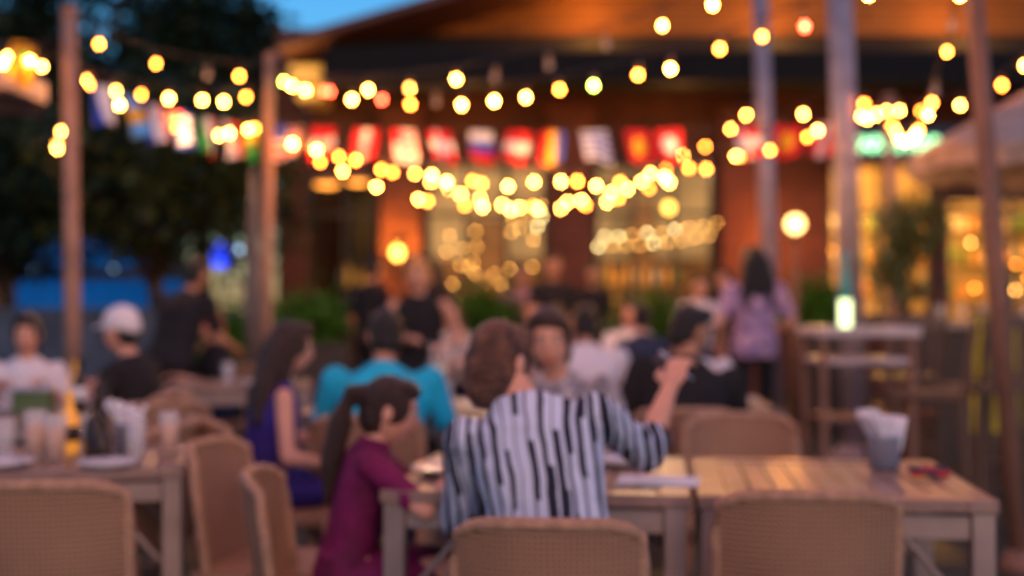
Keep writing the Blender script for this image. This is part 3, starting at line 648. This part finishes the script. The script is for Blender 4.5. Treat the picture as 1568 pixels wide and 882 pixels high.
b=MB(); b.loft([((0,0,0),.035,.035),((0,0,.01),.035,.035),((0,0,.02),.008,.008),((0,0,.06),.008,.008),((0,0,.08),.035,.035),((0,0,.24),.045,.045)],0,18); b.loft([((0,0,.082),.032,.032),((0,0,.21),.041,.041)],1,18); b.path([(0,0,.1),(.03,0,.33)],.004,2); b.path([(0,0,.1),(-.03,0,.31)],.004,2)
b.obj('cocktail_glass',[m_glass,M('lemonade',(.9,.7,.25),rough=.2),m_plate],loc=(-.33,5.58,TZ))
bottle(-1.95,5.65,h=.24); bottle(-2.0,5.75,h=.22,mat=m_amb); bottle(-1.88,5.72,h=.18); b=MB(); b.box((0,0,.05),(.16,.1,.1),0); b.box((0,0,.105),(.17,.11,.01),1); b.obj('green_caddy',[M('green_tin',(.1,.16,.06)),m_tin],loc=(-2.12,5.55,TZ),bevel=.006,smooth=False)

e=empty('high_service_table',(1.93,7,0)); b=MB()
b.box((0,0,1.08),(.56,.5,.05),0); b.box((0,0,.92),(.5,.44,.03),0)
for sx in(-1,1):
    for sy in(-1,1): b.box((sx*.24,sy*.21,.527),(.04,.04,1.05),1)
b.box((0,0,.6),(.44,.38,.02),1); b.obj('top_and_frame',[M('white_laminate',(.6,.5,.52),rough=.3),m_dkpole],e,False,bevel=.006)
bo=MB(); bo.loft([((0,0,0),.033,.033),((0,0,.15),.033,.033)],0,14); bo.loft([((0,0,.152),.034,.034),((0,0,.24),.032,.032),((0,0,.32),.014,.014),((0,0,.42),.013,.013)],1,14)
bo.obj('bottle_lamp',[E('led_white',(.85,1,.5),3),M('mint_glass',(.1,.4,.35),rough=.1,emit=(.1,.6,.45),es=.08)],loc=(1.85,6.95,1.105))
def stool(x,y,rz,mat):
    b=MB()
    for sx in(-1,1):
        b.path([(sx*.2,-.2,0),(sx*.17,-.17,.72)],.018); b.path([(sx*.2,.2,0),(sx*.17,.17,.72)],.018); b.path([(sx*.17,-.17,.72),(sx*.19,-.24,1.12)],.018)
        b.path([(sx*.19,-.19,.28),(sx*.19,.19,.28)],.012)
    b.path([(-.19,.19,.25),(.19,.19,.25)],.012); b.box((0,0,.74),(.4,.4,.04)); 
    for i in range(5): b.box((-.14+.07*i,-.22,.95),(.04,.015,.34))
    b.box((0,-.235,1.12),(.42,.02,.06)); b.obj('bar_stool',[mat],loc=(x,y,0),rz=R(rz),smooth=False,bevel=.004)
m_st=M('stool_wood',(.16,.085,.055),rough=.5)
stool(2.3,6.9,70,m_st); stool(2.75,7.3,20,m_st); stool(3.05,7.6,-10,m_st); stool(2.6,8.3,0,m_st); stool(3.4,8.4,0,m_st)
e=empty('bar_counter',(4.1,9.9,0)); b=MB(); b.box((0,0,.52),(2.0,.6,1.03),0); b.box((0,-.02,1.065),(2.1,.72,.05),1); b.obj('counter',[M('counter_front',(.07,.04,.03),scale=4),M('counter_top',(.35,.28,.26),rough=.25)],e,False,bevel=.008)
b=MB(); b.path([(0,0,0),(0,0,.3),(0,-.03,.4),(0,-.12,.44),(0,-.17,.38)],[.045,.04,.04,.035,.02]); b.loft([((0,0,0),.07,.07),((0,0,.03),.06,.06)]); b.obj('beer_tap',[m_plate],loc=(3.75,9.75,1.09))
for i in range(6): glass(3.35+.17*i,9.8,1.09,.035,.13,liq=m_amb if i%2 else None)
lamp('bar_counter_lamp',(3.6,9.3,2.1),14,(1,.5,.2),.03)
b=MB(); b.box((0,0,.75),(.32,.03,.8),0); b.box((0,0,1.17),(.36,.05,.04),1)
for sx in(-1,1): b.path([(sx*.15,.0,0),(sx*.15,0,.35)],.015,1)
b.obj('yellow_sandwich_board',[M('yellow_paint',(.7,.5,.02),emit=(1,.7,.0),es=.03),m_dkpole],loc=(3.32,8.6,0),smooth=False)

# ------------------------------------------------------------ the people
person('woman_in_striped_shirt',.12,3.0,0,True,.97,13,-10,turn=-36,nod=12,rh=(.325,.46,1.04),rpole=(.1,0,-1),lh=(-.14,.42,.82),shirt=m_str,sleeve='elbow',hair='bun',hm=m_haub,disp=.022,vox=.010,bulk=1.0,holding=True,hz=.61,hs=.9,hoff=-.055)
person('girl_in_magenta_dress',-.46,3.45,-84,True,.71,14,0,turn=0,nod=10,rh=(.14,.44,1.13),lh=(-.10,.46,1.12),rpole=(.8,-.1,-1),shirt=m_mag,sleeve='short',pants=m_mag,skirt=True,hair='pony',hm=m_hbrn,hs=1.10,vox=.012,hz=.63)
person('woman_in_patterned_shirt',.24,4.42,176,True,.92,10,10,turn=0,nod=8,rh=(.14,.34,.84),lh=(-.1,.34,.84),shirt=m_patt,sleeve='elbow',hair='vol',hm=m_hbrn)
person('man_in_cyan_shirt',-.54,5.1,0,True,.94,22,0,turn=10,rh=(.2,.36,.86),lh=(-.2,.36,.86),shirt=m_cyan,hair='short',hm=m_hblk,skin=m_skin2,bulk=1.25)
person('woman_with_long_hair',-.97,4.85,-68,True,.84,10,0,turn=0,nod=5,rh=(.2,.3,.74),shirt=m_navy,sleeve='none',pants=m_navy,skirt=True,hair='long',hm=m_hbrn)
person('man_in_white_shirt',.43,7.15,0,True,.94,18,0,rh=(.2,.36,.86),lh=(-.2,.36,.86),shirt=m_white,hair='short',skin=m_skin2,bulk=1.2)
person('man_in_black_tshirt',.71,5.4,0,True,.96,20,9,turn=-60,nod=5,rh=(.24,.36,.84),lh=(-.22,.34,.84),shirt=m_black,hair='short',skin=m_skin2,bulk=1.22)
person('woman_in_white_top',1.1,6.78,160,True,.85,18,12,rh=(.2,.34,.84),shirt=m_white,hair='vol',skin=m_skin)
person('woman_in_lilac_top',1.84,9.5,8,False,.98,0,0,rh=(.2,.18,1.05),lh=(-.25,.12,.95),shirt=m_purp,pants=m_black,hair='long',bulk=1.12)
person('waiter_in_black',-2.27,8.3,-30,False,.93,22,0,nod=10,rh=(.2,.45,1.0),lh=(-.15,.45,1.0),shirt=m_black,pants=m_black,skin=m_skin2,bulk=1.25)
person('woman_in_white_cap',-1.80,6.2,72,True,.90,14,0,nod=5,rh=(.15,.36,.88),lh=(-.15,.3,.9),shirt=m_black,hair='cap',hm=m_hblk)
person('woman_in_white_blouse',-2.48,6.42,196,True,.86,8,0,nod=8,rh=(.15,.3,.94),lh=(-.15,.3,.94),shirt=m_white,sleeve='elbow',hair='vol',hm=m_hblk)
person('woman_with_red_hair',-1.93,8.45,120,True,.90,10,0,shirt=m_black,hair='vol',hm=m_hred)
person('blonde_woman_in_black_top',-.60,8.2,172,False,.90,8,0,turn=10,nod=8,rh=(.04,.26,1.12),lh=(-.22,.2,1.08),shirt=m_black,sleeve='none',pants=m_black,hair='vol',hm=m_hbld,bulk=1.1)
person('waiter_in_black',-1.37,12,-40,False,.99,4,0,shirt=m_black,pants=m_black,skin=m_skin2)
person('waitress_in_black',-.74,11.2,150,False,.98,2,0,shirt=m_black,pants=m_black,hair='long')
person('waiter_in_black',.39,12,178,False,1.0,0,0,shirt=m_black,pants=m_black,rh=(.1,.25,1.1),skin=m_skin2)
person('man_in_pink_shirt',.11,13,170,False,.96,3,0,shirt=m_pink,pants=m_jean,skin=m_skin2)
person('waiter_in_black',.83,13.1,200,False,.97,3,0,shirt=m_black,pants=m_black,skin=m_skin2)
person('man_in_white_shirt',1.78,12,190,False,.88,6,0,shirt=m_white,pants=m_jean)
person('woman_in_black_top',2.15,12.6,150,False,.93,3,0,shirt=m_black,pants=m_black,hair='long')
person('seated_diner',.3,8.75,182,True,.9,8,0,shirt=m_pink,hair='vol',hm=m_hbrn); person('seated_diner',-.5,10.45,178,True,.95,8,0,shirt=m_patt,hair='long'); person('seated_diner',1.0,9.5,4,True,.92,8,0,shirt=m_jean,hair='short')
chair(1.0,10.85,180); person('seated_diner',1.0,10.8,180,True,.95,8,0,shirt=m_white,hair='vol',hm=m_hbrn); chair(.2,12.0,180); person('seated_diner',.2,11.95,178,True,.96,8,0,shirt=m_pink,hair='short')

# ------------------------------------------------------------ camera
c=bpy.data.cameras.new('camera'); co=bpy.data.objects.new('camera',c); scene.collection.objects.link(co); scene.camera=co
co.location=(0,0,1.24); co.rotation_euler=(R(90.66),0,0); c.lens=44; c.sensor_width=36; c.clip_end=600
c.dof.use_dof=True; c.dof.focus_distance=1.75; c.dof.aperture_fstop=1.68
